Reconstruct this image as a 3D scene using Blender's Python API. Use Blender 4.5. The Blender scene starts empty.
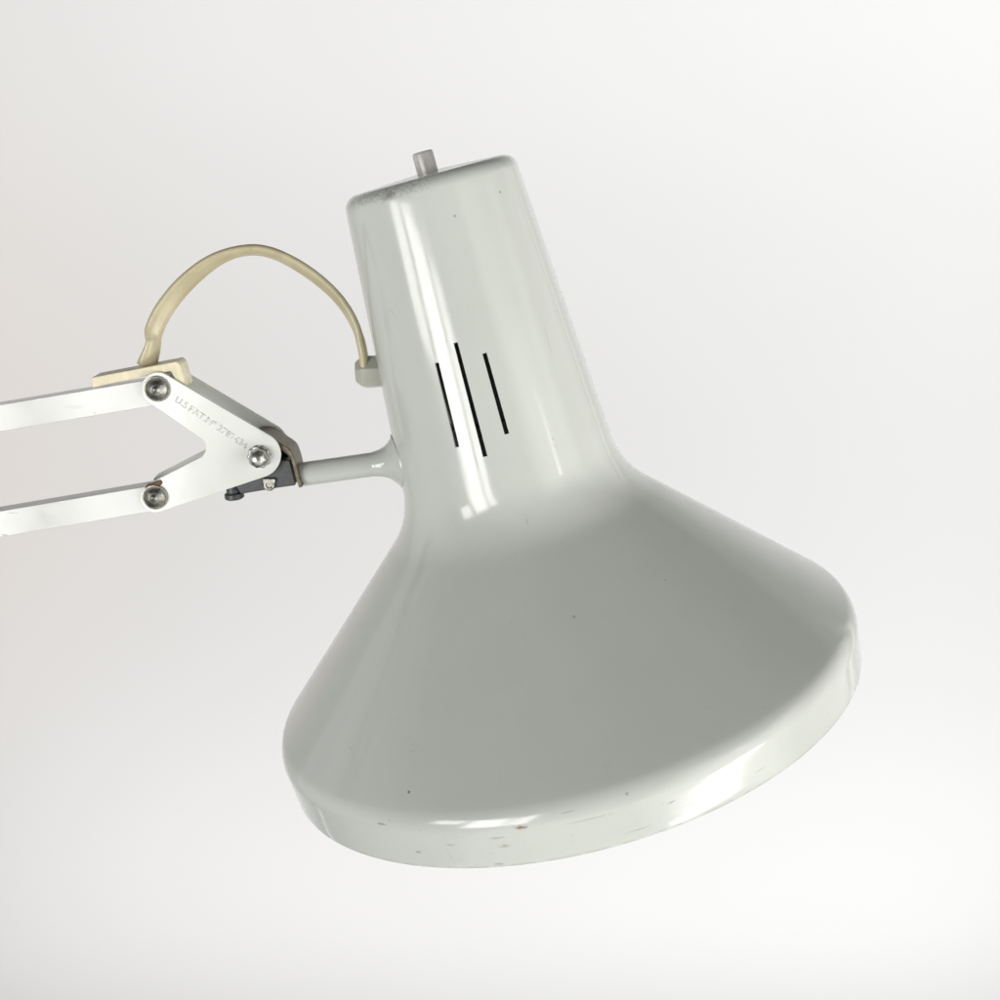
import bpy, bmesh, math
from mathutils import Vector, Matrix

S = 0.0003                       # metres per unit of the working scale used below
R = math.radians
scene = bpy.context.scene

# ------------------------------------------------------------------ camera
DELTA = R(16.26)                 # camera looks down by this much
FOC = 1200.0
CAM = Vector((71.4, -1242.8, 24.6))
cam_d = bpy.data.cameras.new("camera")
cam = bpy.data.objects.new("camera", cam_d)
scene.collection.objects.link(cam)
cam_d.sensor_width = 36.0
cam_d.lens = 43.2
cam_d.clip_start = 0.01
cam_d.clip_end = 60.0
cam.location = CAM * S
cam.rotation_euler = (R(90) - DELTA, 0, 0)
scene.camera = cam

# ------------------------------------------------------------------ world and exposure
world = bpy.data.worlds.new("World")
scene.world = world
world.use_nodes = True
bg = world.node_tree.nodes["Background"]
bg.inputs[0].default_value = (0.92, 0.96, 1.0, 1)
bg.inputs[1].default_value = 0.11
scene.view_settings.view_transform = 'Standard'
scene.view_settings.look = 'None'
scene.view_settings.gamma = 1.0
scene.view_settings.exposure = -0.3


# ------------------------------------------------------------------ lamps
def area(name, az, el, dist, w, h, radiance, col, target=(40, 0, -260), spread=180, roll=0):
    """az: degrees right of the camera side, el: degrees above level, sizes and dist in metres"""
    t = Vector(target) * S
    d = Vector((math.sin(R(az)) * math.cos(R(el)), -math.cos(R(az)) * math.cos(R(el)), math.sin(R(el))))
    l = bpy.data.lights.new(name, 'AREA')
    l.shape = 'RECTANGLE'
    l.size = w
    l.size_y = h
    l.energy = radiance * math.pi * w * h * math.pi / 4 * 1.27
    l.color = col
    l.spread = R(spread)
    o = bpy.data.objects.new(name, l)
    o.location = t + d * dist
    o.rotation_euler = (d.to_track_quat('Z', 'Y') @ Matrix.Rotation(R(roll), 3, 'Z').to_quaternion()).to_euler()
    scene.collection.objects.link(o)
    return o


area("window_light_left_pane", -49, -4, 2.2, 0.42, 0.46, 11.5, (1.0, 0.995, 0.975))
area("window_light_right_pane", -33.5, -10, 2.2, 0.54, 0.92, 15.0, (1.0, 0.995, 0.975))
area("window_light_thin_pane", -20.6, -10, 2.2, 0.26, 0.92, 12.5, (1.0, 0.995, 0.975))
area("low_fill_light", 10, -52, 2.4, 3.0, 2.0, 0.95, (1.0, 0.995, 0.97))  # added soft fill lamp from below for diffuse light
for i_, sz_ in enumerate((1.0, 1.5, 2.0, 2.5, 3.0)):          # nested fill lamps added at the right front, fading outward
    area("right_front_fill", 56, -6, 2.6 + 0.01 * i_, sz_, sz_ * 1.05, 0.78, (1.0, 0.995, 0.965))
for i_, sz_ in enumerate((1.2, 1.9, 2.6, 3.3)):               # soft side fills added to brighten the shade's flanks
    area("left_side_fill", -102, -4, 2.5 + 0.01 * i_, sz_, sz_, 0.26, (0.98, 1.0, 0.99))
    area("right_side_fill", 102, 0, 2.5 + 0.01 * i_, sz_, sz_, 0.55, (1.0, 0.99, 0.96))
area("low_window_light", 55, -26.5, 2.0, 1.2, 0.18, 19.0, (1.0, 0.99, 0.96), roll=38)
area("far_window_light", 54, 7, 2.2, 0.11, 0.16, 8.0, (1.0, 0.98, 0.93))


# ------------------------------------------------------------------ material helpers
def new_mat(name):
    m = bpy.data.materials.new(name)
    m.use_nodes = True
    nt = m.node_tree
    return m, nt, nt.nodes["Principled BSDF"]


def nd(nt, typ, **kw):
    n = nt.nodes.new(typ)
    for k, v in kw.items():
        setattr(n, k, v)
    return n


def math_n(nt, op, a, b=None, clamp=False):
    n = nt.nodes.new('ShaderNodeMath')
    n.operation = op
    n.use_clamp = clamp
    for i, v in enumerate((a, b)):
        if v is None:
            continue
        if isinstance(v, (int, float)):
            n.inputs[i].default_value = v
        else:
            nt.links.new(v, n.inputs[i])
    return n.outputs[0]


def ramp(nt, fac, a, b):
    """linear 0..1 while fac goes a..b"""
    n = nt.nodes.new('ShaderNodeMapRange')
    n.interpolation_type = 'SMOOTHSTEP'
    nt.links.new(fac, n.inputs['Value'])
    if a <= b:
        n.inputs['From Min'].default_value = a
        n.inputs['From Max'].default_value = b
    else:
        n.inputs['From Min'].default_value = b
        n.inputs['From Max'].default_value = a
        n.inputs['To Min'].default_value = 1
        n.inputs['To Max'].default_value = 0
    return n.outputs[0]


def coords(nt):
    tc = nd(nt, 'ShaderNodeTexCoord')
    mp = nd(nt, 'ShaderNodeMapping')
    mp.inputs['Scale'].default_value = (1 / S, 1 / S, 1 / S)
    nt.links.new(tc.outputs['Object'], mp.inputs['Vector'])
    return mp.outputs[0]


def noise(nt, vec, scale, detail=3, rough=0.55, stretch=None):
    if stretch:
        mp = nd(nt, 'ShaderNodeMapping')
        mp.inputs['Scale'].default_value = stretch
        nt.links.new(vec, mp.inputs['Vector'])
        vec = mp.outputs[0]
    n = nd(nt, 'ShaderNodeTexNoise')
    n.inputs['Scale'].default_value = scale
    n.inputs['Detail'].default_value = detail
    n.inputs['Roughness'].default_value = rough
    nt.links.new(vec, n.inputs['Vector'])
    return n.outputs['Fac']


def mix(nt, fac, a, b):
    n = nd(nt, 'ShaderNodeMix', data_type='RGBA')
    for sock, v in ((n.inputs[0], fac), (n.inputs[6], a), (n.inputs[7], b)):
        if isinstance(v, (int, float)):
            sock.default_value = v
        elif isinstance(v, tuple):
            sock.default_value = v if len(v) == 4 else (*v, 1)
        else:
            nt.links.new(v, sock)
    return n.outputs[2]


def bump(nt, b, h, strength, dist):
    n = nd(nt, 'ShaderNodeBump')
    n.inputs['Strength'].default_value = strength
    n.inputs['Distance'].default_value = dist * S
    nt.links.new(h, n.inputs['Height'])
    nt.links.new(n.outputs[0], b.inputs['Normal'])
    return n


def specks(nt, vec, cell, radius, share):
    """sparse tiny round specks"""
    v = nd(nt, 'ShaderNodeTexVoronoi')
    v.inputs['Scale'].default_value = 1.0 / cell
    nt.links.new(vec, v.inputs['Vector'])
    d = math_n(nt, 'MULTIPLY', v.outputs['Distance'], cell)
    sep = nd(nt, 'ShaderNodeSeparateColor')
    nt.links.new(v.outputs['Color'], sep.inputs[0])
    rr = math_n(nt, 'MULTIPLY', sep.outputs[1], radius)
    m1 = math_n(nt, 'LESS_THAN', d, rr)
    m2 = math_n(nt, 'LESS_THAN', sep.outputs[0], share)
    return math_n(nt, 'MULTIPLY', m1, m2)


def spot(nt, vec, c, size, warp, amount=1.0):
    """a chip or mark with a ragged outline round point c; size = (rx, ry, rz)"""
    sub = nd(nt, 'ShaderNodeVectorMath', operation='SUBTRACT')
    nt.links.new(vec, sub.inputs[0])
    sub.inputs[1].default_value = c
    dv = nd(nt, 'ShaderNodeVectorMath', operation='DIVIDE')
    nt.links.new(sub.outputs[0], dv.inputs[0])
    dv.inputs[1].default_value = size
    ln = nd(nt, 'ShaderNodeVectorMath', operation='LENGTH')
    nt.links.new(dv.outputs[0], ln.inputs[0])
    x = math_n(nt, 'ADD', ln.outputs['Value'], math_n(nt, 'MULTIPLY', math_n(nt, 'SUBTRACT', warp, 0.5), 2.6))
    return math_n(nt, 'MULTIPLY', ramp(nt, x, 1.1, 0.2), amount)


def simple_mat(name, col, rough, metal=0.0, var=0.06, bump_s=0.1, scale=0.15, spec=0.5):
    m, nt, b = new_mat(name)
    v = coords(nt)
    n = noise(nt, v, scale, 4)
    lo = tuple(c * (1 - var) for c in col)
    hi = tuple(min(1, c * (1 + var)) for c in col)
    nt.links.new(mix(nt, ramp(nt, n, 0.3, 0.7), lo, hi), b.inputs['Base Color'])
    b.inputs['Roughness'].default_value = rough
    b.inputs['Metallic'].default_value = metal
    b.inputs['Specular IOR Level'].default_value = spec
    if bump_s:
        bump(nt, b, noise(nt, v, scale * 4, 3), bump_s, 0.6)
    return m


# ------------------------------------------------------------------ mesh helpers
def ray(px, py):
    x, z = px - 500.0, 500.0 - py
    return Vector((x, FOC * math.cos(DELTA) + z * math.sin(DELTA), -FOC * math.sin(DELTA) + z * math.cos(DELTA)))


def P(px, py, Y=0.0):
    """the point of the upright plane at depth Y that the photo shows there (working units)"""
    d = ray(px, py)
    return CAM + d * ((Y - CAM.y) / d.y)


def obj(name, verts, faces, mat, parent=None, smooth=40, loc=None, rot=None, bevel=0, seg=2):
    me = bpy.data.meshes.new(name)
    me.from_pydata([tuple(Vector(v) * S) for v in verts], [], faces)
    me.validate()
    bm = bmesh.new()
    bm.from_mesh(me)
    bmesh.ops.recalc_face_normals(bm, faces=bm.faces)
    bm.to_mesh(me)
    bm.free()
    if smooth:
        me.shade_smooth()
        me.set_sharp_from_angle(angle=R(smooth))
    me.materials.append(mat)
    o = bpy.data.objects.new(name, me)
    scene.collection.objects.link(o)
    if parent:
        o.parent = parent
    if loc is not None:
        o.location = Vector(loc) * S
    if rot is not None:
        o.rotation_euler = rot
    if bevel:
        m = o.modifiers.new("bevel", 'BEVEL')
        m.width = bevel * S
        m.segments = seg
        m.limit_method = 'ANGLE'
        m.angle_limit = R(40)
        m.harden_normals = True
    return o


def prism_data(pts2, y0, y1, ref=None):
    """polygon of photo points on the plane y0 pushed back to y1"""
    f = [P(x, y, y0 if ref is None else ref) for x, y in pts2]
    n = len(f)
    v = [(p.x, y0, p.z) for p in f] + [(p.x, y1, p.z) for p in f]
    faces = [list(range(n)), list(range(2 * n - 1, n - 1, -1))]
    faces += [[i, (i + 1) % n, n + (i + 1) % n, n + i] for i in range(n)]
    return v, faces


def lathe_data(prof, n=48, origin=(0, 0, 0), axis=(0, 0, 1)):
    """prof: list of (r, h) along the axis"""
    q = Vector(axis).normalized().to_track_quat('Z', 'Y')
    o = Vector(origin)
    v, f = [], []
    for r, h in prof:
        for k in range(n):
            a = 2 * math.pi * k / n
            v.append(o + q @ Vector((r * math.cos(a), r * math.sin(a), h)))
    for i in range(len(prof) - 1):
        for k in range(n):
            k2 = (k + 1) % n
            f.append([i * n + k, i * n + k2, (i + 1) * n + k2, (i + 1) * n + k])
    if prof[0][0] > 1e-6:
        f.append([k for k in range(n)])
    if prof[-1][0] > 1e-6:
        f.append([(len(prof) - 1) * n + k for k in range(n)])
    return v, f


def merge(*data):
    v, f = [], []
    for vv, ff in data:
        b = len(v)
        v += list(vv)
        f += [[i + b for i in q] for q in ff]
    return v, f


def fillet(V, F, n=10):
    out = [Vector(V[0])]
    for i in range(1, len(V) - 1):
        p = Vector(V[i])
        a = Vector(V[i - 1]) - p
        b = Vector(V[i + 1]) - p
        la, lb = a.length, b.length
        a.normalize()
        b.normalize()
        if F[i] <= 0:
            out.append(p)
            continue
        ang = a.angle(b)
        t = min(F[i] / math.tan(ang / 2), la * (.8 if i == 1 else .49), lb * .49)
        r = t * math.tan(ang / 2)
        c = p + (a + b).normalized() * (r / math.sin(ang / 2))
        u = (p + a * t) - c
        v = (p + b * t) - c
        w = u.angle(v)
        for k in range(n + 1):
            s = k / n
            out.append(c + (u * math.sin((1 - s) * w) + v * math.sin(s * w)) / math.sin(w))
    out.append(Vector(V[-1]))
    return out


def round_poly(pts, rad, n=8):
    """closed polygon with rounded corners; rad per corner"""
    out = []
    m = len(pts)
    for i in range(m):
        p = Vector(pts[i])
        a = Vector(pts[i - 1]) - p
        b = Vector(pts[(i + 1) % m]) - p
        if rad[i] <= 0:
            out.append(tuple(p))
            continue
        la, lb = a.length, b.length
        a.normalize()
        b.normalize()
        ang = a.angle(b)
        if ang > R(176):
            out.append(tuple(p))
            continue
        t = min(rad[i] / math.tan(ang / 2), la * .49, lb * .49)
        r = t * math.tan(ang / 2)
        c = p + (a + b).normalized() * (r / math.sin(ang / 2))
        u = (p + a * t) - c
        v = (p + b * t) - c
        w = u.angle(v)
        for k in range(n + 1):
            s = k / n
            out.append(tuple(c + (u * math.sin((1 - s) * w) + v * math.sin(s * w)) / math.sin(w)))
    return out


def catmull(pts, n=10):
    pts = [Vector(p) for p in pts]
    out = []
    for i in range(len(pts) - 1):
        p0 = pts[max(0, i - 1)]
        p1, p2 = pts[i], pts[i + 1]
        p3 = pts[min(len(pts) - 1, i + 2)]
        for k in range(n):
            t = k / n
            out.append(0.5 * ((2 * p1) + (p2 - p0) * t + (2 * p0 - 5 * p1 + 4 * p2 - p3) * t * t + (3 * p1 - p0 - 3 * p2 + p3) * t ** 3))
    out.append(pts[-1])
    return out


# ================================================================== THE SETTING: a pale wall behind the lamp
WALL_Y = 5200.0
bmat, nt, b = new_mat("pale_wall_paint")
v = coords(nt)
n1 = noise(nt, v, 0.0006, 2)
nt.links.new(mix(nt, n1, (0.585, 0.586, 0.586), (0.603, 0.604, 0.604)), b.inputs['Base Color'])
b.inputs['Roughness'].default_value = 0.85
bump(nt, b, noise(nt, v, 0.02, 3), 0.05, 2)
X0, X1, Z0, Z1 = -8500, 8500, -6800, 4200
wall_v = [(X0, WALL_Y, Z0), (X1, WALL_Y, Z0), (X1, WALL_Y, Z1), (X0, WALL_Y, Z1),
          (X0, WALL_Y + 100, Z0), (X1, WALL_Y + 100, Z0), (X1, WALL_Y + 100, Z1), (X0, WALL_Y + 100, Z1)]
wall = obj("backdrop", wall_v, [[0, 1, 2, 3], [7, 6, 5, 4], [0, 4, 5, 1], [1, 5, 6, 2], [2, 6, 7, 3], [3, 7, 4, 0]], bmat, smooth=0)
wall["kind"] = "structure"
WT = (100, WALL_Y, -1500)


def wall_light(name, x, z, y, w, h, radiance, col, aim):  # unseen lamps added to shape the wall's brightness
    l = bpy.data.lights.new(name, 'AREA')
    l.shape = 'RECTANGLE'
    l.size, l.size_y = w, h
    l.energy = radiance * math.pi * w * h
    l.color = col
    o = bpy.data.objects.new(name, l)
    o.location = Vector((x, y, z)) * S
    d = (Vector(aim) - Vector((x, y, z))).normalized()
    o.rotation_euler = (-d).to_track_quat('Z', 'Y').to_euler()
    scene.collection.objects.link(o)


wall_light("wall_right_light", 3700, -1800, 3000, 0.4, 2.0, 1.2, (0.985, 0.99, 1.0), (600, WALL_Y, -1900))
wall_light("wall_low_light", 60, -4800, 3200, 2.4, 0.6, 2.3, (1.0, 0.99, 0.99), (0, WALL_Y, -3000))
wall_light("wall_top_light", 100, 1400, 3200, 2.4, 0.5, 2.3, (1.0, 0.995, 0.985), (0, WALL_Y, -600))
wall_light("wall_warm_light", -4100, -1300, 3400, 0.4, 0.7, 1.35, (1.0, 0.50, 0.26), (-2700, WALL_Y, -1500))  # added to warm the wall's left side

# ================================================================== THE LAMP
lamp = bpy.data.objects.new("desk_lamp", None)
scene.collection.objects.link(lamp)
lamp.empty_display_size = 0.02
lamp["label"] = "glossy pale grey desk lamp with flared metal shade, white double arm and cream cable loop"
lamp["category"] = "desk lamp"

# ---- shade geometry
TILT = R(14.9)
UPV = [(-4.5, 0.0), (0.0, 88.3), (340.6, 118.3), (537.0, 324.0), (585.0, 320.8)]   # (distance down the axis, radius)
prof = fillet(UPV, [0, 15, 96, 27, 0], 12)
prof[0] = Vector((-4.5, 0.0))
dense = []
for i in range(len(prof) - 1):
    L = (prof[i + 1] - prof[i]).length
    k = max(1, int(L / 7))
    for j in range(k):
        dense.append(prof[i].lerp(prof[i + 1], j / k))
dense.append(prof[-1])
prof = [dense[0]] + [b_ for a_, b_ in zip(dense, dense[1:]) if (b_ - a_).length > 0.05]


def prof_r(s):
    for a, b_ in zip(prof, prof[1:]):
        if a.x <= s <= b_.x and b_.x > a.x:
            return a.y + (b_.y - a.y) * (s - a.x) / max(1e-9, b_.x - a.x)
    return prof[-1].y


ROT = Matrix.Rotation(-TILT, 3, 'Y')      # local -> world
ROTI = ROT.inverted()


def on_shade(px, py):
    """(s, phi) and local point of the shade surface seen at a photo point"""
    o = ROTI @ CAM
    d = (ROTI @ ray(px, py)).normalized()
    t = 700.0
    prev = None
    while t < 1900:
        p = o + d * t
        g = math.hypot(p.x, p.y) - prof_r(-p.z) if -p.z > 0 else 1
        if g < 0:
            lo, hi = t - 2, t
            for _ in range(30):
                m_ = (lo + hi) / 2
                q = o + d * m_
                if math.hypot(q.x, q.y) - prof_r(-q.z) < 0:
                    hi = m_
                else:
                    lo = m_
            q = o + d * hi
            return -q.z, math.atan2(q.x, -q.y), q
        t += 2
    return None


def ins(vals, s):
    out = []
    done = False
    for a, b_ in zip(vals, vals[1:]):
        out.append(a)
        if not done and a.x < s < b_.x:
            out.append(a.lerp(b_, (s - a.x) / (b_.x - a.x)))
            done = True
    out.append(vals[-1])
    return out


slots = []
for (x0, y0), (x1, y1) in (((436, 363), (458, 447)), ((456, 342.6), (484.7, 456.7)), ((485.4, 353), (506, 434.3))):
    a = on_shade(x0, y0)
    c = on_shade(x1, y1)
    slots.append([a[0], c[0], (a[1] + c[1]) / 2])
    prof = ins(ins(prof, a[0]), c[0])
HALF = 2.15
cols = [2 * math.pi * k / 240 - math.pi for k in range(240)]
edges = []
for s0, s1, ph in slots:
    w = HALF / prof_r((s0 + s1) / 2)
    edges += [ph - w, ph + w]
cols = [c for c in cols if all(abs(c - e) > 0.008 for e in edges) and all(abs(c - q_[2]) > 0.024 for q_ in slots)] + edges
cols.sort()
NC = len(cols)
TH = 1.9
outer = prof
inner = []
for i, p in enumerate(outer):
    a = outer[max(0, i - 1)]
    c = outer[min(len(outer) - 1, i + 1)]
    t = (c - a).normalized()
    nrm = Vector((t.y, -t.x))            # towards the inside
    q = p + nrm * TH
    q.y = max(q.y, 0.0)
    inner.append(q)
NR = len(outer)
verts, faces = [], []
for ring in (outer, inner):
    for p in ring:
        for c in cols:
            verts.append((p.y * math.sin(c), -p.y * math.cos(c), -p.x))
OFF = NR * NC


def hole(i, j):
    sm = (outer[i].x + outer[i + 1].x) / 2
    cm = (cols[j] + cols[(j + 1) % NC]) / 2 if j < NC - 1 else 99
    for s0, s1, ph in slots:
        if s0 < sm < s1 and abs(cm - ph) < 0.004:
            return True
    return False


for i in range(NR - 1):
    for j in range(NC):
        k = (j + 1) % NC
        q = [i * NC + j, i * NC + k, (i + 1) * NC + k, (i + 1) * NC + j]
        if not hole(i, j):
            faces.append(q)
            faces.append([OFF + x for x in reversed(q)])
        else:
            if not hole(i, (j - 1) % NC):
                faces.append([q[0], q[3], OFF + q[3], OFF + q[0]])
            if not hole(i, k):
                faces.append([q[1], OFF + q[1], OFF + q[2], q[2]])
            if not hole(i - 1, j):
                faces.append([q[0], OFF + q[0], OFF + q[1], q[1]])
            if not hole(i + 1, j):
                faces.append([q[3], q[2], OFF + q[2], OFF + q[3]])
# rolled hem at the mouth
hem = []
e0, e1 = outer[-1], inner[-1]
mid = (e0 + e1) / 2
prev_ring = [(NR - 1) * NC + j for j in range(NC)]
for a in (35, 70, 110, 145):
    c_ = mid + (e0 - mid) * math.cos(R(a)) + Vector((1, 0)) * 1.3 * math.sin(R(a))
    base = len(verts)
    for c in cols:
        verts.append((c_.y * math.sin(c), -c_.y * math.cos(c), -c_.x))
    ring_ = [base + j for j in range(NC)]
    for j in range(NC):
        k = (j + 1) % NC
        faces.append([prev_ring[j], prev_ring[k], ring_[k], ring_[j]])
    prev_ring = ring_
for j in range(NC):
    k = (j + 1) % NC
    faces.append([prev_ring[j], prev_ring[k], OFF + (NR - 1) * NC + k, OFF + (NR - 1) * NC + j])


# ---- shade enamel
def enamel(name, base, shade=False, extra=()):
    m, nt, b = new_mat(name)
    v = coords(nt)
    big = noise(nt, v, 0.008, 2)
    col = mix(nt, ramp(nt, big, 0.3, 0.7), tuple(c * 0.985 for c in base), tuple(c * 1.015 for c in base))
    rough_add = None
    n_f = noise(nt, v, 0.38, 7, 0.75)
    n_m = noise(nt, v, 0.09, 4)
    if shade:
        sep = nd(nt, 'ShaderNodeSeparateXYZ')
        nt.links.new(v, sep.inputs[0])
        s_ = math_n(nt, 'MULTIPLY', sep.outputs[2], -1.0)
        # handling grime and bare metal round the top edge
        band = math_n(nt, 'MULTIPLY', ramp(nt, s_, 22, 4), ramp(nt, sep.outputs[0], 60, -40))
        g = math_n(nt, 'ADD', noise(nt, v, 0.30, 7, 0.8), math_n(nt, 'MULTIPLY', band, 0.24))
        grime = math_n(nt, 'MULTIPLY', ramp(nt, g, 0.60, 0.90), 0.62)
        col = mix(nt, grime, col, (0.17, 0.165, 0.15))
        # grey rub marks on the mouth's band
        lip = math_n(nt, 'MULTIPLY', ramp(nt, s_, 532, 540), 1.0)
        rub = noise(nt, v, 0.10, 6, 0.7, stretch=(1, 1, 4))
        rubm = math_n(nt, 'MULTIPLY', math_n(nt, 'MULTIPLY', ramp(nt, rub, 0.60, 0.76), lip), 0.42)
        col = mix(nt, rubm, col, (0.20, 0.19, 0.165))
        # thin worn line at the very edge
        edge = math_n(nt, 'MULTIPLY', ramp(nt, s_, 582.5, 585.5), ramp(nt, n_m, 0.40, 0.55))
        col = mix(nt, math_n(nt, 'MULTIPLY', edge, 0.28), col, (0.30, 0.26, 0.22))
        # chips and pale marks at fixed places
        for (px, py, sz, amt, c) in CHIPS_AND_MARKS:
            q = on_shade(px, py)
            if q:
                col = mix(nt, spot(nt, v, tuple(q[2]), sz, n_f, amt), col, c)
    for (c3, sz, amt, c) in extra:
        col = mix(nt, spot(nt, v, c3, sz, n_f, amt), col, c)
    sp = specks(nt, v, 30.0, 1.15, 0.4)
    col = mix(nt, math_n(nt, 'MULTIPLY', sp, 0.4), col, (0.09, 0.085, 0.07))
    sp2 = specks(nt, v, 47.0, 1.3, 0.5)
    col = mix(nt, math_n(nt, 'MULTIPLY', sp2, 0.28), col, (0.16, 0.12, 0.08))
    # hairline scratches
    for sc_scale, off in ((0.012, 0.47), (0.02, 0.53)):
        w1 = math_n(nt, 'ABSOLUTE', math_n(nt, 'SUBTRACT', noise(nt, v, sc_scale, 1.5, 0.4, stretch=(1, 1, 0.35 if off < 0.5 else 1.6)), off))
        line = ramp(nt, w1, 0.0016, 0.0006)
        some = ramp(nt, noise(nt, v, 0.02, 2, stretch=(1.3, 0.8, 1.0 + off)), 0.60, 0.66)
        col = mix(nt, math_n(nt, 'MULTIPLY', math_n(nt, 'MULTIPLY', line, some), 0.28), col, (0.33, 0.32, 0.29))
    mott = noise(nt, v, 0.045, 6, 0.7)
    col = mix(nt, math_n(nt, 'MULTIPLY', ramp(nt, mott, 0.52, 0.78), 0.12), col, (0.44, 0.43, 0.38))
    nt.links.new(col, b.inputs['Base Color'])
    smear = noise(nt, v, 0.03, 5, 0.6)
    r = nd(nt, 'ShaderNodeMapRange')
    nt.links.new(smear, r.inputs['Value'])
    r.inputs['From Min'].default_value = 0.3
    r.inputs['From Max'].default_value = 0.7
    r.inputs['To Min'].default_value = 0.09
    r.inputs['To Max'].default_value = 0.17
    nt.links.new(r.outputs[0], b.inputs['Roughness'])
    h = math_n(nt, 'ADD', math_n(nt, 'MULTIPLY', noise(nt, v, 0.010, 1), 1.8), math_n(nt, 'MULTIPLY', noise(nt, v, 0.06, 2), 0.10))
    h = math_n(nt, 'SUBTRACT', h, math_n(nt, 'MULTIPLY', sp, 0.2))
    bump(nt, b, h, 0.35, 1.0)
    return m


RUST = (0.20, 0.115, 0.05)
GREY = (0.22, 0.21, 0.18)
CHIPS_AND_MARKS = [
    (521, 827.5, (7.5, 4, 2.4), 0.9, (0.24, 0.16, 0.09)),
    (505, 846, (7, 3, 2.4), 0.5, (0.30, 0.25, 0.17)),
    (497, 838, (10, 3, 1.6), 0.4, GREY),
    (381, 824, (8, 8, 1.3), 0.55, (0.12, 0.12, 0.11)),
    (451, 845, (10, 3, 1.2), 0.35, GREY),
    (418, 852, (3, 3, 1.6), 0.7, GREY),
    (498, 864, (7, 3, 1.6), 0.5, (0.25, 0.20, 0.15)),
    (627, 794, (2.4, 3, 1.6), 0.6, GREY),
    (568, 812, (8, 4, 0.9), 0.35, GREY),
    (640, 829, (16, 8, 0.9), 0.4, GREY),
    (389, 195, (9, 6, 5), 0.7, GREY),
    (455, 216, (1.8, 1.8, 1.8), 0.6, GREY),
    (500, 192, (1.8, 1.8, 1.8), 0.8, GREY),
    (574, 617, (2, 2, 2), 0.7, GREY),
    (409, 792, (2, 2, 2), 0.9, (0.08, 0.08, 0.07)),
    (527, 520, (0.9, 3, 34), 0.30, GREY),
    (548, 340, (0.8, 3, 30), 0.18, GREY),
    (672, 802, (6, 4, 1.0), 0.7, GREY),
    (590, 819, (26, 12, 0.9), 0.35, GREY),
    (700, 800, (22, 14, 0.9), 0.30, GREY),
    (472, 822, (24, 8, 1.6), 0.30, (0.75, 0.75, 0.72)),  # pale streak along the top of the mouth's band
    (760, 770, (9, 6, 0.9), 0.35, GREY),
    (392, 640, (1.2, 1.2, 26), 0.16, (0.75, 0.76, 0.72)),  # faint pale upright streak
]
shade_mat = enamel("pale_grey_green_enamel", (0.572, 0.590, 0.548), True)
shade = obj("lamp_shade", verts, faces, shade_mat, lamp, smooth=42, rot=(0, -TILT, 0))
plate_mat = enamel("white_enamel_lightened", (0.755, 0.77, 0.725))  # white lightened to make up for the shade's shadow on the plates
plate_mat.node_tree.nodes["Principled BSDF"].inputs['Roughness'].default_value = 0.3
arm_mat = enamel("white_enamel_darkened", (0.565, 0.57, 0.55), extra=[  # white darkened to hold back the stronger light on the bars
    (tuple(P(76, 407, -33)), (12, 12, 2.6), 0.45, (0.42, 0.41, 0.40)),
    (tuple(P(75, 391, -33)), (7, 12, 1.2), 0.4, (0.42, 0.41, 0.38)),
    (tuple(P(12, 513, -33)), (9, 12, 0.8), 0.6, (0.25, 0.24, 0.22)),
    (tuple(P(4, 535, -33)), (6, 12, 1.2), 0.7, (0.12, 0.11, 0.10)),
    (tuple(P(95, 413, -33)), (3, 12, 1.0), 0.5, (0.25, 0.24, 0.22)),
    (tuple(P(110, 494, -33)), (14, 12, 0.7), 0.3, (0.40, 0.39, 0.36)),
])
arm_mat.node_tree.nodes["Principled BSDF"].inputs['Roughness'].default_value = 0.3

# ---- switch button on the cap (child of the shade, in its frame)
alu = simple_mat("dull_aluminium", (0.58, 0.55, 0.53), 0.32, 0.1, 0.08, 0.15, 0.3)
vb, fb = lathe_data([(0, 0), (10.4, 0), (10.6, 1), (10.6, 22.0), (10.1, 23.6), (8.6, 24.3), (0, 24.6)], 40, (0, 0, -0.5))
btn = obj("switch_button", vb, fb, alu, shade, smooth=50)
dark = simple_mat("black_bakelite", (0.045, 0.045, 0.04), 0.35, 0, 0.2, 0.05)
vs, fs = lathe_data([(0, -12), (46, -12), (46, -250), (50, -252), (50, -300), (38, -304), (0, -304)][::-1], 40)
obj("lamp_socket", vs, fs, dark, shade, smooth=40)

# ---- cable grommet: translucent grey hexagonal nut seated in the neck
grom_mat, nt, b = new_mat("smoky_grey_plastic")
v = coords(nt)
nt.links.new(mix(nt, noise(nt, v, 0.1, 3), (0.40, 0.40, 0.34), (0.48, 0.48, 0.42)), b.inputs['Base Color'])
b.inputs['Roughness'].default_value = 0.28
b.inputs['Subsurface Weight'].default_value = 0.25
b.inputs['Subsurface Radius'].default_value = (0.003, 0.003, 0.002)
b.inputs['Subsurface Scale'].default_value = 0.5
gc = ROTI @ P(377, 371.5, -8)
gd = ROTI @ Vector((-0.985, -0.10, -0.02)).normalized()
gv, gf = lathe_data([(0, -14), (17.5, -14), (18.0, 11), (16.2, 16.5), (11.0, 22.5), (0, 23)], 6, (0, 0, 0), (0, 0, 1))
gq = gd.to_track_quat('Z', 'Y') @ Matrix.Rotation(R(18), 3, 'Z').to_quaternion()
gv = [gc + gq @ Vector(w_) for w_ in gv]
grom = obj("cable_grommet", gv, gf, grom_mat, shade, smooth=20, bevel=1.6, seg=3)

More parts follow.
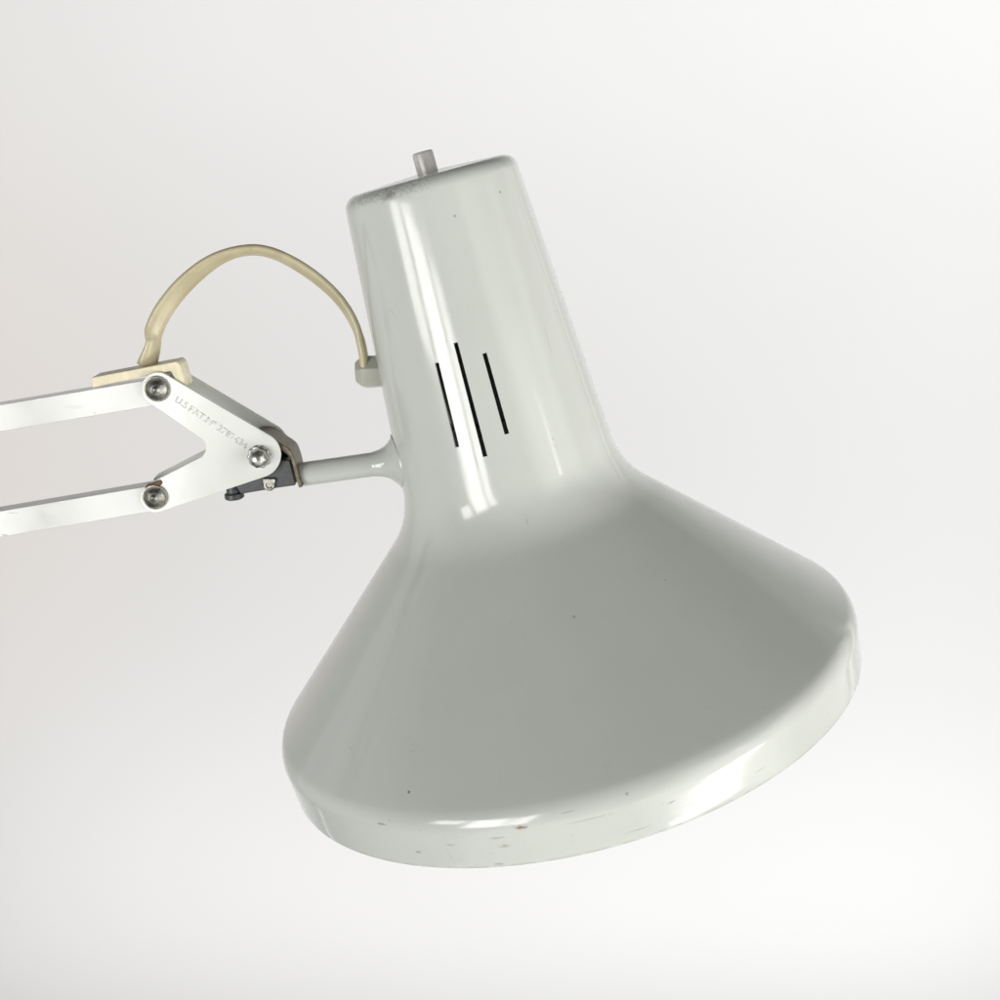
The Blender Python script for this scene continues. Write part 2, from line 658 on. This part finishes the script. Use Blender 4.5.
# ---- stem from the pivot to the neck, flaring into a saddle
YS = -16.0
sa, sc_ = P(300, 474.6, YS), P(414, 458.5, YS)
sdir = (sc_ - sa)
slen = sdir.length
sdir.normalize()
sp = [(12.8, 0), (12.8, slen - 52), (13.3, slen - 42), (15.2, slen - 33), (18.8, slen - 25), (23.5, slen - 18.5), (27.0, slen - 13.0), (28.4, slen - 10)]
sm_prof = [Vector((h, r)) for r, h in sp]
sm_prof = catmull(sm_prof, 5)
nS = 64
sv, sf = [], []
q = sdir.to_track_quat('Z', 'Y')
for p in sm_prof:
    for k in range(nS):
        a = 2 * math.pi * k / nS
        sv.append(sa + q @ Vector((p.y * math.cos(a), p.y * math.sin(a), p.x)))
# last ring is pulled onto the neck's surface, plus a thin edge that meets it
def to_neck(pt, extra):
    l = ROTI @ Vector(pt)
    # walk along stem direction until it meets the neck grown by extra
    dl = ROTI @ sdir
    t = -60.0
    while t < 60:
        w = l + dl * t
        if math.hypot(w.x, w.y) < prof_r(-w.z) + extra:
            break
        t += 0.25
    return ROT @ (l + dl * t)
N0 = len(sm_prof)
base_ring = [sv[(N0 - 1) * nS + k].copy() for k in range(nS)]
for ri in range(max(0, N0 - 30), N0):       # bend the flare along the saddle
    w = (ri - (N0 - 30)) / 29.0
    w = max(0, w) ** 2.2
    for k in range(nS):
        tgt = to_neck(base_ring[k], 1.5)
        shift = (tgt - base_ring[k]).dot(sdir)
        sv[ri * nS + k] = sv[ri * nS + k] + sdir * shift * w
sv += [to_neck(base_ring[k], -0.6) for k in range(nS)]
for i in range(N0):
    for k in range(nS):
        k2 = (k + 1) % nS
        sf.append([i * nS + k, i * nS + k2, (i + 1) * nS + k2, (i + 1) * nS + k])
sf.append([k for k in range(nS)])
stem = obj("shade_stem", sv, sf, shade_mat, lamp, smooth=50)
stem_mat = enamel("stem_enamel", (0.572, 0.590, 0.548))
stem.data.materials[0] = stem_mat

# ---- joint plates
YF, YB, PT = -40.0, 4.0, 3.2          # front faces of the near and far plate, plate thickness
CU, RU = (157.6, 388.6), 16.4
CL, RL = (155.6, 497.4), 15.4
CR, RR = (258.3, 455.2), 22.6


def outer_normal(c0, r0, c1, r1, sgn):
    """unit normal shared by both circles on their common outer tangent"""
    d = Vector(c1) - Vector(c0)
    a_ = math.atan2(d.y, d.x)
    return a_ + sgn * math.acos((r0 - r1) / d.length)


def arc(c, r, a0, a1, n=20):
    return [(c[0] + r * math.cos(a0 + (a1 - a0) * k / n), c[1] + r * math.sin(a0 + (a1 - a0) * k / n)) for k in range(n + 1)]


nU = outer_normal(CU, RU, CR, RR, -1)
nL = outer_normal(CL, RL, CR, RR, 1)
iU = math.atan2(0.822, -0.569)
iL = math.atan2(-0.886, -0.464)
plate_poly = arc(CR, RR, nU, nL, 28)                       # round the nose, downwards
plate_poly += arc(CL, RL, nL, iL + 2 * math.pi, 24)        # round the lower lobe to the inner edge
vtx = [(148.4, 483.8), (216.3, 449.3), (148.3, 402.1)]
inner_v = round_poly([vtx[0], vtx[1], vtx[2]], [0, 11, 0], 10)
plate_poly += inner_v[1:-1]
plate_poly += arc(CU, RU, iU, nU + 2 * math.pi, 24)
pp = [plate_poly[0]]
for w_ in plate_poly[1:]:
    if math.hypot(w_[0] - pp[-1][0], w_[1] - pp[-1][1]) > 0.15:
        pp.append(w_)
plate_poly = pp
pv, pf = prism_data(plate_poly, YF, YF + PT)
front_plate = obj("joint_plate", pv, pf, plate_mat, lamp, smooth=35, bevel=0.8)
pv2, pf2 = prism_data(plate_poly, YB, YB + PT, ref=YF)
back_plate = obj("joint_plate", pv2, pf2, plate_mat, lamp, smooth=35, bevel=0.8)

# rivets: dished heads with a raised rim and a centre nub
steel = simple_mat("worn_nickel_rivet", (0.34, 0.335, 0.30), 0.30, 1.0, 0.30, 0.5, 0.35)
bright = simple_mat("bright_nickel", (0.50, 0.49, 0.46), 0.34, 1.0, 0.25, 0.25, 0.3)


def rivet(px, py):
    c = P(px, py, YF)
    rp = [(12.6, 0), (13.4, -1.8), (13.0, -3.0), (12.0, -3.2), (11.2, -2.4), (10.8, -1.4), (9.8, -2.2), (7.6, -4.6), (4.6, -6.0), (3.2, -6.4), (2.6, -7.2), (1.4, -7.5), (0.9, -6.6), (0, -6.4)]
    v_, f_ = lathe_data([(r, h) for r, h in rp], 40, c, (0, 1, 0))
    v2, f2 = lathe_data([(5, 0), (5, 52)], 24, c, (0, 1, 0))
    v_, f_ = merge((v_, f_), (v2, f2))
    return obj("rivet", v_, f_, steel, front_plate, smooth=50)


rivet(157.3, 388.8)
rivet(155.3, 496.8)

# cap nut with a serrated flange
cn = P(259.5, 456.5, YF)
sv_, sf_ = [], []
NS = 60
rings = [(11.9, 0, 1), (11.9, -2.0, 1), (10.8, -3.2, 0.6)]
for r, h, am in rings:
    for k in range(NS):
        a = 2 * math.pi * k / NS
        rr = r + 0.7 * am * math.cos(a * 10)
        sv_.append(Vector((cn.x + rr * math.cos(a), cn.y + h, cn.z + rr * math.sin(a))))
for i in range(len(rings) - 1):
    for k in range(NS):
        k2 = (k + 1) % NS
        sf_.append([i * NS + k, i * NS + k2, (i + 1) * NS + k2, (i + 1) * NS + k])
sf_.append([(len(rings) - 1) * NS + k for k in range(NS)])
hexp = [(10.2, -3.0), (10.4, -8.0), (9.2, -11.5), (6.4, -14.6), (3.0, -16.0), (0, -16.3)]
hv, hf = lathe_data(hexp, 8, cn, (0, 1, 0))
nv, nf = merge((sv_, sf_), (hv, hf))
v2, f2 = lathe_data([(5, 0), (5, 52)], 24, cn, (0, 1, 0))
nv, nf = merge((nv, nf), (v2, f2))
nut = obj("cap_nut", nv, nf, bright, front_plate, smooth=38, bevel=0.5)

# stamped patent number on the near plate
cu = bpy.data.curves.new("patent_stamp", 'FONT')
cu.body = "U.S.PAT.N\u00ba 2787434"
cu.size = 1.0
cu.extrude = 0.0
cu.offset = 0.010
tmp = bpy.data.objects.new("tmp_text", cu)
scene.collection.objects.link(tmp)
bpy.context.view_layer.update()
me = bpy.data.meshes.new_from_object(tmp.evaluated_get(bpy.context.evaluated_depsgraph_get()))
bpy.data.objects.remove(tmp)
xs = [vv.co.x for vv in me.vertices]
x0_, x1_ = min(xs), max(xs)
pa, pb = P(174.5, 401.5, YF), P(245.5, 449.0, YF)
tl = (pb - pa).length
ang = math.atan2(pb.z - pa.z, pb.x - pa.x)
k = tl / (x1_ - x0_)
KY = k * 0.95
for vv in me.vertices:
    lx, ly = (vv.co.x - x0_) * k, vv.co.y * KY
    vv.co = Vector((pa.x + lx * math.cos(ang) - ly * math.sin(ang), YF, pa.z + lx * math.sin(ang) + ly * math.cos(ang))) * S
bm = bmesh.new()
bm.from_mesh(me)
for f in bm.faces:
    f.normal_update()
ret = bmesh.ops.extrude_face_region(bm, geom=bm.faces[:])
for g in ret['geom']:
    if isinstance(g, bmesh.types.BMVert):
        g.co.y -= 0.35 * S
bmesh.ops.translate(bm, verts=bm.verts, vec=(0, 0.05 * S, 0))
bmesh.ops.recalc_face_normals(bm, faces=bm.faces)
bm.to_mesh(me)
bm.free()
stamp_mat = simple_mat("stamped_enamel", (0.655, 0.665, 0.625), 0.35, 0, 0.25, 0.1, 0.3)
me.materials.clear()
me.materials.append(stamp_mat)
st = bpy.data.objects.new("patent_stamp", me)
scene.collection.objects.link(st)
st.parent = front_plate

# ---- arm bars: inverted channels running off to the left
YA0, YA1 = -33.0, -11.0


def bar(name, tl_, bl_, tr_, br_, ext):
    a, b_, c, d = (P(*tl_, YA0), P(*bl_, YA0), P(*tr_, YA0), P(*br_, YA0))
    # run on past the frame along the same line
    a2 = a + (a - c).normalized() * ext
    b2 = b_ + (b_ - d).normalized() * ext
    hgt = (a - b_).length
    ux = (c - a).normalized()
    dn = Vector((ux.z, 0, -ux.x))
    if dn.z > 0:
        dn = -dn
    Lc = (c - a2).length
    # channel: web on top, two flanges; rounded far end
    t = 1.6
    vv, ff = [], []

    def quadbox(y0, y1, h0, h1):
        p = [a2 + dn * h0, c + dn * h0, c + dn * h1, a2 + dn * h1]
        bse = len(vv)
        for y in (y0, y1):
            for w in p:
                vv.append(Vector((w.x, y, w.z)))
        for q_ in ([0, 1, 2, 3], [7, 6, 5, 4], [0, 4, 5, 1], [1, 5, 6, 2], [2, 6, 7, 3], [3, 7, 4, 0]):
            ff.append([bse + z for z in q_])
    # cross-section polygon swept along the bar (open underneath)
    sec = [(YA0, 0), (YA1, 0), (YA1, hgt), (YA1 - t, hgt), (YA1 - t, t), (YA0 + t, t), (YA0 + t, hgt), (YA0, hgt)]
    for org in (a2, c):
        for y, h in sec:
            w = org + dn * h
            vv.append(Vector((w.x, y, w.z)))
    m_ = len(sec)
    ff += [[i, (i + 1) % m_, m_ + (i + 1) % m_, m_ + i] for i in range(m_)]
    ff += [list(range(m_)), list(range(2 * m_ - 1, m_ - 1, -1))]
    return obj(name, vv, ff, arm_mat, lamp, smooth=30, bevel=0.7)


bar("arm_bar", (0, 404.8), (0, 430.6), (166, 376.8), (166, 400.5), 620)
bar("arm_bar", (0, 511.2), (0, 536.2), (164, 483.4), (164, 508.0), 620)

# spacer tubes between the plates at both pins
rust = simple_mat("rusty_brown_washer", (0.16, 0.085, 0.045), 0.75, 0.1, 0.4, 0.6, 0.5)
for px, py in ((157.3, 388.8), (155.3, 496.8)):
    c = P(px, py, YF)
    v_, f_ = lathe_data([(9, PT), (9, 7.0)], 24, c, (0, 1, 0))
    w_, g_ = lathe_data([(9, 29.0), (9, 44.0)], 24, c, (0, 1, 0))
    v_, f_ = merge((v_, f_), (w_, g_))
    obj("spacer_washer", v_, f_, steel, lamp, smooth=40)
rp_ = round_poly([(143.2, 488.8), (147, 484.5), (160.4, 479.6), (162.6, 483.0), (160.5, 485.6), (151, 489.0)], [1.5, 2, 2, 2, 2, 2], 4)
v_, f_ = prism_data(rp_, YF + PT + 0.4 - 5.0, YF + PT + 2.2)
obj("rusty_spring_end", v_, f_, rust, lamp, smooth=40, bevel=0.6)

# ---- cream plastic clip on the upper bar
cream = simple_mat("yellowed_cream_plastic", (0.70, 0.63, 0.44), 0.42, 0, 0.12, 0.15, 0.08)
cp = [(90.8, 377.6), (172, 362.2), (176.5, 361.2), (180.2, 364.5), (187.5, 389.0), (176, 381.5), (170.6, 371.0), (92, 387.6)]
cp = round_poly(cp, [2.2, 0, 3, 3, 1.5, 1.5, 2, 1.2], 4)
v_, f_ = prism_data(cp, YA0 - 4.0, YA0 + 23)
obj("cable_clip", v_, f_, cream, lamp, smooth=35, bevel=1.0)

# ---- flat twin cable, twisting so that it shows its broad side at the left
cab_mat, nt, b = new_mat("yellowed_cable_sheath")
v = coords(nt)
cc = mix(nt, ramp(nt, noise(nt, v, 0.02, 4), 0.3, 0.7), (0.43, 0.375, 0.235), (0.55, 0.49, 0.325))
cc = mix(nt, math_n(nt, 'MULTIPLY', ramp(nt, noise(nt, v, 0.05, 6, 0.7), 0.56, 0.72), 0.35), cc, (0.33, 0.26, 0.15))
cc = mix(nt, math_n(nt, 'MULTIPLY', specks(nt, v, 30, 1.8, 0.5), 0.7), cc, (0.12, 0.08, 0.05))
nt.links.new(cc, b.inputs['Base Color'])
b.inputs['Roughness'].default_value = 0.27
bump(nt, b, noise(nt, v, 0.1, 3), 0.25, 1.0)
OUT = [(146.5, 363), (154, 352), (150.5, 341), (147.5, 333), (148.5, 326), (152.4, 315), (160, 300), (169, 287), (180, 276), (194, 266), (210, 255.5), (228, 248), (242, 244.6), (256, 243.8), (272, 246), (287, 252), (304, 261.5), (320, 272), (335, 283.5), (348, 298), (356, 311), (362, 326), (365.5, 340), (367.6, 354), (368, 364)]
cl = [(146, 367, 9.8), (149.3, 358, 8.6), (152.3, 349, 7.2), (153.6, 341, 6.3), (153.6, 335.5, 7.6), (154.6, 329, 8.6), (160.7, 315.3, 8.9), (167.6, 304.4, 8.9), (175.5, 294, 8.8), (185, 283.4, 8.6), (196, 273.8, 8.2), (206, 265.6, 7.6), (216.5, 259.2, 6.9), (228, 254, 6.2), (240.5, 250.9, 5.8),
      (251, 249.6, 5.9), (262, 250.2, 6.1), (275, 253.6, 6.3), (287, 259.2, 6.5), (302, 267.6, 6.8), (316, 277.6, 6.8), (329, 288.4, 6.5), (340, 300, 6.2), (349.5, 313.5, 5.8), (356.2, 327, 5.3), (360.6, 340, 4.7), (363.2, 353, 4.4), (364.5, 368, 4.4)]
pts = catmull([Vector((x, y, w)) for x, y, w in cl], 7)
YC0, YC1 = -24.0, -14.0
for _ in range(3):
    pts = [pts[0]] + [(a_ + b_ * 2 + c_) / 4 for a_, b_, c_ in zip(pts, pts[1:], pts[2:])] + [pts[-1]]
for _ in range(30):          # even the arc out above the pinch
    pts = pts[:45] + [(pts[i - 1] + pts[i] * 2 + pts[i + 1]) / 4 for i in range(45, len(pts) - 8)] + pts[-8:]
A_, B_ = 9.8, 4.8
cv, cf = [], []
NK = 32
path = []
for i, p in enumerate(pts):
    t = i / (len(pts) - 1)
    path.append(P(p.x, p.y, YC0 + (YC1 - YC0) * t))
for i, (p, w3) in enumerate(zip(path, pts)):
    tan = (path[min(i + 1, len(path) - 1)] - path[max(0, i - 1)]).normalized()
    side = tan.cross(Vector((0, 1, 0))).normalized()     # in the picture's plane
    dep = tan.cross(side).normalized()
    hw = max(B_, min(A_, w3.z))
    ca = math.sqrt(max(0, (hw * hw - B_ * B_) / (A_ * A_ - B_ * B_)))
    psi = math.acos(min(1, ca)) 
    ax1 = side * math.cos(psi) + dep * math.sin(psi)
    ax2 = -side * math.sin(psi) + dep * math.cos(psi)
    for k_ in range(NK):
        a = 2 * math.pi * k_ / NK
        c_, s_ = math.cos(a), math.sin(a)
        e = 0.96
        cx = math.copysign(abs(c_) ** e, c_) * A_
        cy = math.copysign(abs(s_) ** e, s_) * B_ * (0.90 + 0.10 * min(1, abs(cx) / 5))
        cv.append(p + ax1 * cx + ax2 * cy)
for i in range(len(path) - 1):
    for k_ in range(NK):
        k2 = (k_ + 1) % NK
        cf.append([i * NK + k_, i * NK + k2, (i + 1) * NK + k2, (i + 1) * NK + k_])
cf.append(list(range(NK)))
cf.append([(len(path) - 1) * NK + k_ for k_ in range(NK)])
obj("power_cable", cv, cf, cab_mat, lamp, smooth=60)

# ---- pivot: bent bronze strap, black block, lever and screws
bronze = simple_mat("tarnished_bronze", (0.15, 0.125, 0.085), 0.42, 0.6, 0.3, 0.3, 0.2)
blk = simple_mat("dark_grey_plastic", (0.055, 0.057, 0.062), 0.42, 0, 0.2, 0.2, 0.2)
YS0, YS1 = -35.0, 2.0
cpth = catmull([(254, 436.5), (262, 436.0), (270, 438.4), (281, 445.8), (289.5, 452.2), (293.6, 462), (297.4, 477), (300.8, 487.5)], 6)
cn_ = []
for i, p in enumerate(cpth):
    t_ = (cpth[min(i + 1, len(cpth) - 1)] - cpth[max(0, i - 1)]).normalized()
    cn_.append(Vector((t_.y, -t_.x)))
so = [tuple(p + n_ * 1.9) for p, n_ in zip(cpth, cn_)] + [tuple(p - n_ * 1.9) for p, n_ in reversed(list(zip(cpth, cn_)))]
v_, f_ = prism_data(so, YS0, YS1)
strap = obj("pivot_strap", v_, f_, bronze, lamp, smooth=50, bevel=0.9)
bo = [(246, 466), (262, 461), (278, 460), (289.6, 460.5), (296.0, 485.4), (276, 488.2), (241, 494.2), (236, 487)]
bo = round_poly(bo, [2, 4, 3, 2, 2, 1, 3, 3], 4)
v_, f_ = prism_data(bo, -30, -4)
block = obj("pivot_block", v_, f_, blk, lamp, smooth=40, bevel=1.0)
v_, f_ = prism_data(round_poly([(262, 446), (276, 445), (288, 455), (291, 464), (262, 466)], [2] * 5, 3), -14, -2)
obj("gap_shade_backing", v_, f_, dark, block, smooth=40)  # added black backing that stands in for shade in the strap gap
# knob under the lever
kc = P(233.5, 490, -17)
kd = Vector((0.10, 0.0, -1)).normalized()
v_, f_ = lathe_data([(0, -6), (7.6, -6), (7.6, 2), (10.2, 3.4), (10.4, 8.2), (8.6, 9.6), (0, 9.8)], 28, kc, kd)
obj("adjusting_knob", v_, f_, blk, block, smooth=40, bevel=0.4)
# small cross screw
s1 = P(269.5, 484.4, -30)
v_, f_ = lathe_data([(6.4, 2), (6.4, -2.4), (5.4, -3.6), (3.4, -3.8), (3.0, -2.2), (0, -2.2)], 28, s1, (0, 1, 0))
s1b = P(269.5, 480.4, -31)
w_ = [s1b + Vector(d_) for d_ in ((-6.4, -3, -2.2), (6.4, -3, -2.2), (6.4, -3, 2.2), (-6.4, -3, 2.2), (-6.4, 3, -2.2), (6.4, 3, -2.2), (6.4, 3, 2.2), (-6.4, 3, 2.2))]
g_ = [[0, 1, 2, 3], [7, 6, 5, 4], [0, 4, 5, 1], [1, 5, 6, 2], [2, 6, 7, 3], [3, 7, 4, 0]]
v_, f_ = merge((v_, f_), (w_, g_))
obj("clamp_screw", v_, f_, steel, block, smooth=40, bevel=0.4)
